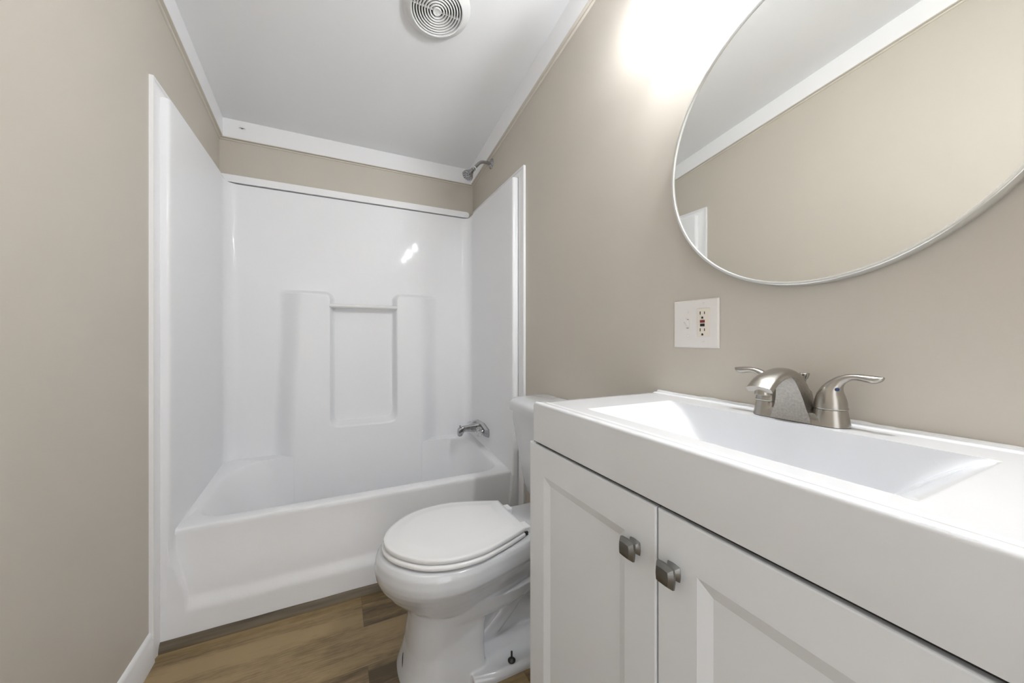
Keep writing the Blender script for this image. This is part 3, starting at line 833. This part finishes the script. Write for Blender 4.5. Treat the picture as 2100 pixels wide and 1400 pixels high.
for s in (-1, 1):
    bm = NB()
    hs = catmull([(0.0, 0.0300, 0.0238, 0.0238), (0.0002, 0.040, 0.0228, 0.0228), (0.001, 0.052, 0.0200, 0.0200), (0.0035, 0.063, 0.0160, 0.0155), (0.0085, 0.0725, 0.0120, 0.0110), (0.0155, 0.0800, 0.0095, 0.0080),
                  (0.0250, 0.0850, 0.0080, 0.0060), (0.036, 0.0870, 0.0080, 0.0054), (0.048, 0.0860, 0.0092, 0.0062), (0.058, 0.0850, 0.0092, 0.0066), (0.066, 0.0865, 0.0068, 0.0046), (0.0705, 0.0890, 0.0025, 0.0015)], 5)
    rs = []
    for i, h in enumerate(hs):
        a, b_ = hs[max(i-1, 0)], hs[min(i+1, len(hs)-1)]
        d = Vector((0, s*(b_[0]-a[0]), b_[1]-a[1])).normalized()
        if i < 6: d = Vector((0, 0, 1))
        sx = Vector((1, 0, 0)); t_ = d.cross(sx)
        c = Vector(P(0, s*(HUB+h[0]), h[1]))
        rs.append([c+sx*h[2]*math.cos(2*PI*k/28)+t_*h[3]*math.sin(2*PI*k/28) for k in range(28)])
    rings(bm, rs); hn = link('handle', bm, M['nickel'], fa, angle=60)
    bm = NB(); lathe(bm, [(0.0242, 0.0283), (0.0246, 0.0292), (0.0244, 0.0308)], P(0, s*HUB, 0), 'z'); link('collar', bm, M['nickel'], hn)
    if s < 0:
        bm = NB(); dd = Vector((-0.72, -0.69, 0.08)).normalized()
        lathe(bm, [(0.0030, 0), (0.0028, 0.0018), (0.001, 0.0026)], Vector(P(0, s*(HUB+0.0035), 0.063))+dd*0.0150, dd, n=16); o = link('indicator_dot', bm, M['blue'], hn); o['label'] = 'blue cold-water dot'

# ================================================================ MIRROR
MY, MZ, MR = 0.381, 1.494, 0.3165
mi = thing('round_mirror', 'round wall mirror in a thin silver frame above the sink', 'mirror', (XR, MY, MZ))
bm = NB(); lathe(bm, [(MR-0.012, 0.006), (MR-0.001, 0.006), (MR, 0.008), (MR, 0.0315), (MR-0.0012, 0.0335), (MR-0.0036, 0.0340), (MR-0.0060, 0.0335), (MR-0.0068, 0.0320), (MR-0.0068, 0.025)], (XR, MY, MZ), (-1, 0, 0), n=180, cap0=False, cap1=False)
link('mirror_frame', bm, M['frame'], mi, angle=50)
bm = NB(); lathe(bm, [(MR-0.0055, 0.014), (MR-0.0055, 0.0300), (0.001, 0.0300)], (XR, MY, MZ), (-1, 0, 0), n=180, cap0=True, cap1=True)
link('mirror_glass', bm, M['mirror'], mi, smooth=False)

# ================================================================ VANITY LIGHT (three clear glass shades)
vl = thing('vanity_light', 'wall light with clear glass shades glowing on the wall above the round mirror', 'wall light', (XR, 0.385, 2.12))
bm = NB(); box(bm, XR-0.022, XR-0.001, 0.385-0.26, 0.385+0.26, 2.105, 2.185); link('backplate', bm, M['nickel'], vl, bevel=0.004)
for yy, gain in LAMPS:
    cx_, sz = 0.758, 1.935
    bm = NB(); q = catmull([(XR-0.02, yy*0.8+0.385*0.2, 2.145), (0.80, yy, 2.190), (cx_+0.01, yy, 2.188), (cx_, yy, 2.155)], 6); tube(bm, q, [0.007]*len(q), n=14, up=(0, 1, 0)); link('arm', bm, M['nickel'], vl)
    bm = NB(); lathe(bm, [(0.012, 2.165), (0.030, 2.158), (0.038, 2.140), (0.0395, 2.084), (0.0380, 2.084), (0.0365, 2.130), (0.016, 2.134), (0.014, 2.108)], (cx_, yy, 0), 'z', n=32); link('socket', bm, M['nickel'], vl)
    bm = NB()
    lathe(bm, [(0.0395, 2.136), (0.0405, 2.130), (0.0435, 2.105), (0.048, 2.060), (0.052, 1.990), (0.0575, 1.940), (0.0585, sz), (0.0570, sz+0.0005), (0.0560, 1.942), (0.0505, 1.990), (0.0465, 2.060), (0.041, 2.104)], (cx_, yy, 0), 'z', n=64, cap0=False, cap1=False)
    link('glass_shade', bm, M['glass'], vl)
    bm = NB(); lathe(bm, [(0.010, 2.110), (0.013, 2.098), (0.022, 2.081), (0.0285, 2.058), (0.029, 2.044), (0.024, 2.026), (0.012, 2.016), (0.002, 2.014)], (cx_, yy, 0), 'z', n=32); link('bulb', bm, bulb_mat(gain), vl)

# ================================================================ SWITCH AND OUTLET PLATE
sw = thing('switch_outlet_plate', 'white double wall plate with a toggle switch and an almond outlet', 'switch', (XR, 0.646, 1.111))
def yz_rect(y0, y1, z0, z1, x): return [(x, y0, z0), (x, y1, z0), (x, y1, z1), (x, y0, z1)]
PY0, PY1, PZ0, PZ1 = 0.581, 0.712, 1.0485, 1.174
bm = NB(); rings(bm, [yz_rect(PY0, PY1, PZ0, PZ1, XR-0.0005), yz_rect(PY0, PY1, PZ0, PZ1, XR-0.003), yz_rect(PY0+0.003, PY1-0.003, PZ0+0.003, PZ1-0.003, XR-0.0065)]); link('plate', bm, M['plate'], sw, smooth=False)
bm = NB(); box(bm, XR-0.0072, XR-0.005, 0.6615, 0.6725, 1.100, 1.124); tg = link('toggle_slot', bm, M['plate'], sw, bevel=0.0004)
bm = NB(); rings(bm, [yz_rect(0.6635, 0.6705, 1.104, 1.120, XR-0.006), yz_rect(0.6642, 0.6698, 1.117, 1.127, XR-0.020)]); link('toggle', bm, M['plate'], sw, bevel=0.0008)
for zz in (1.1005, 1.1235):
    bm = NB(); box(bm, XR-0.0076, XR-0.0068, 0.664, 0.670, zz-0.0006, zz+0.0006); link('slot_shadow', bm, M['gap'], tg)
bm = NB(); rings(bm, [yz_rect(0.6035, 0.6375, 1.078, 1.150, XR-0.005), yz_rect(0.6035, 0.6375, 1.078, 1.150, XR-0.0080), yz_rect(0.6045, 0.6365, 1.079, 1.149, XR-0.0088)]); rc = link('receptacle', bm, M['almond'], sw, smooth=False)
def dbox(name, y, z, wy, wz, mt, x=XR-0.0084, th=0.0010):
    bm = NB(); box(bm, x-th, x, y-wy/2, y+wy/2, z-wz/2, z+wz/2); return link(name, bm, mt, rc, bevel=0.0003)
for zc_ in (1.138, 1.095):
    dbox('blade_slot', 0.6285, zc_, 0.0020, 0.0080, M['dark']); dbox('blade_slot', 0.6165, zc_, 0.0020, 0.0066, M['dark'])
for zc_ in (1.126, 1.083):
    bm = NB(); pts = [(0.6225-0.0025, zc_-0.0025), (0.6225+0.0025, zc_-0.0025)]+[(0.6225+0.0025*math.cos(a), zc_+0.0005+0.0025*math.sin(a)) for a in [PI*i/8 for i in range(9)]]
    prism(bm, pts, XR-0.0094, XR-0.0084, 'x'); link('ground_hole', bm, M['dark'], rc)
dbox('reset_button', 0.6222, 1.1165, 0.0130, 0.0068, M['red'], th=0.0018)
dbox('test_button', 0.6222, 1.1072, 0.0120, 0.0070, M['black'], th=0.0018)
for (y, z) in ((0.667, 1.143), (0.667, 1.081), (0.6215, 1.163), (0.6210, 1.0635)):
    bm = NB(); lathe(bm, [(0.0030, 0), (0.0030, 0.0006), (0.0022, 0.0012)], (XR-0.0062, y, z), (-1, 0, 0), n=18)
    so = link('screw', bm, M['plate'], sw)
    bm = NB(); box(bm, XR-0.0078, XR-0.0073, y-0.0004, y+0.0004, z-0.0022, z+0.0022); link('screw_slot', bm, M['plate'], so)

# ================================================================ CEILING VENT
VN = Vector((0, -SLOPE, -1)).normalized()      # ceiling normal, pointing into the room
vc = Vector((0.352, 1.398, ceil_z(1.398)))
# the ceiling falls with y: normal has a -y component
vent = thing('exhaust_vent', 'round white ceiling exhaust vent with concentric ring grille', 'vent', vc)
bm = NB(); lathe(bm, [(0.129, -0.001), (0.129, 0.004), (0.124, 0.010), (0.113, 0.018), (0.104, 0.024), (0.099, 0.026), (0.0965, 0.025), (0.0955, 0.021), (0.0945, 0.012), (0.094, 0.003)], vc, VN, n=96, cap0=False, cap1=False)
link('housing', bm, M['vent'], vent)
bm = NB(); lathe(bm, [(0.0935, 0.004), (0.0935, 0.006), (0.001, 0.006)], vc, VN, n=64); link('dark_opening', bm, M['dark'], vent)
r = 0.0885
while r > 0.022:
    bm = NB(); w = 0.0031
    lathe(bm, [(r-w, 0.016), (r-w*0.75, 0.0215), (r, 0.0235), (r+w*0.75, 0.0215), (r+w, 0.016), (r-w, 0.016)], vc, VN, n=80, cap0=False, cap1=False)
    link('grille_ring', bm, M['vent'], vent); r -= 0.0104
bm = NB(); lathe(bm, [(0.018, 0.014), (0.017, 0.021), (0.0150, 0.0235), (0.0125, 0.0220), (0.001, 0.0225)], vc, VN, n=40); link('center_cap', bm, M['vent'], vent)
uu = VN.cross(Vector((1, 0, 0))).normalized(); ww = VN.cross(uu).normalized()
for k in range(4):
    a = PI/2*k
    d = uu*math.cos(a)+ww*math.sin(a); e_ = VN.cross(d).normalized()
    bm = NB()
    rs = []
    for t in (0.014, 0.094):
        rs.append([vc+d*t+e_*0.0010+VN*0.010, vc+d*t+e_*0.0010+VN*0.0195, vc+d*t-e_*0.0010+VN*0.0195, vc+d*t-e_*0.0010+VN*0.010])
    rings(bm, rs); link('spoke', bm, M['vent'], vent)

# ================================================================ SMALL SPIDER on the back crown board
sx, sz = -0.452, 2.191
yv = YB-BT-0.0015
spd = thing('spider', 'tiny dark spider on the white board above the tub', 'spider', (sx, yv, sz))
bm = NB(); lathe(bm, [(0.0004, -0.004), (0.0016, -0.002), (0.0018, 0), (0.0014, 0.003), (0.0004, 0.0045)], (sx, yv, sz), 'z', n=12)
bd = link('body', bm, M['dark'], spd)
for k in range(8):
    a = [0.25, 0.05, -0.2, -0.6][k % 4]*(1) if k < 4 else PI-[0.25, 0.05, -0.2, -0.6][k % 4]
    L_ = [0.013, 0.016, 0.014, 0.010][k % 4]
    bm = NB(); tube(bm, [(sx, yv, sz), (sx+math.cos(a)*L_*0.5, yv-0.002, sz+math.sin(a)*L_*0.5+0.002), (sx+math.cos(a)*L_, yv, sz+math.sin(a)*L_)], [0.0004, 0.00035, 0.0002], n=6)
    link('leg', bm, M['dark'], spd)
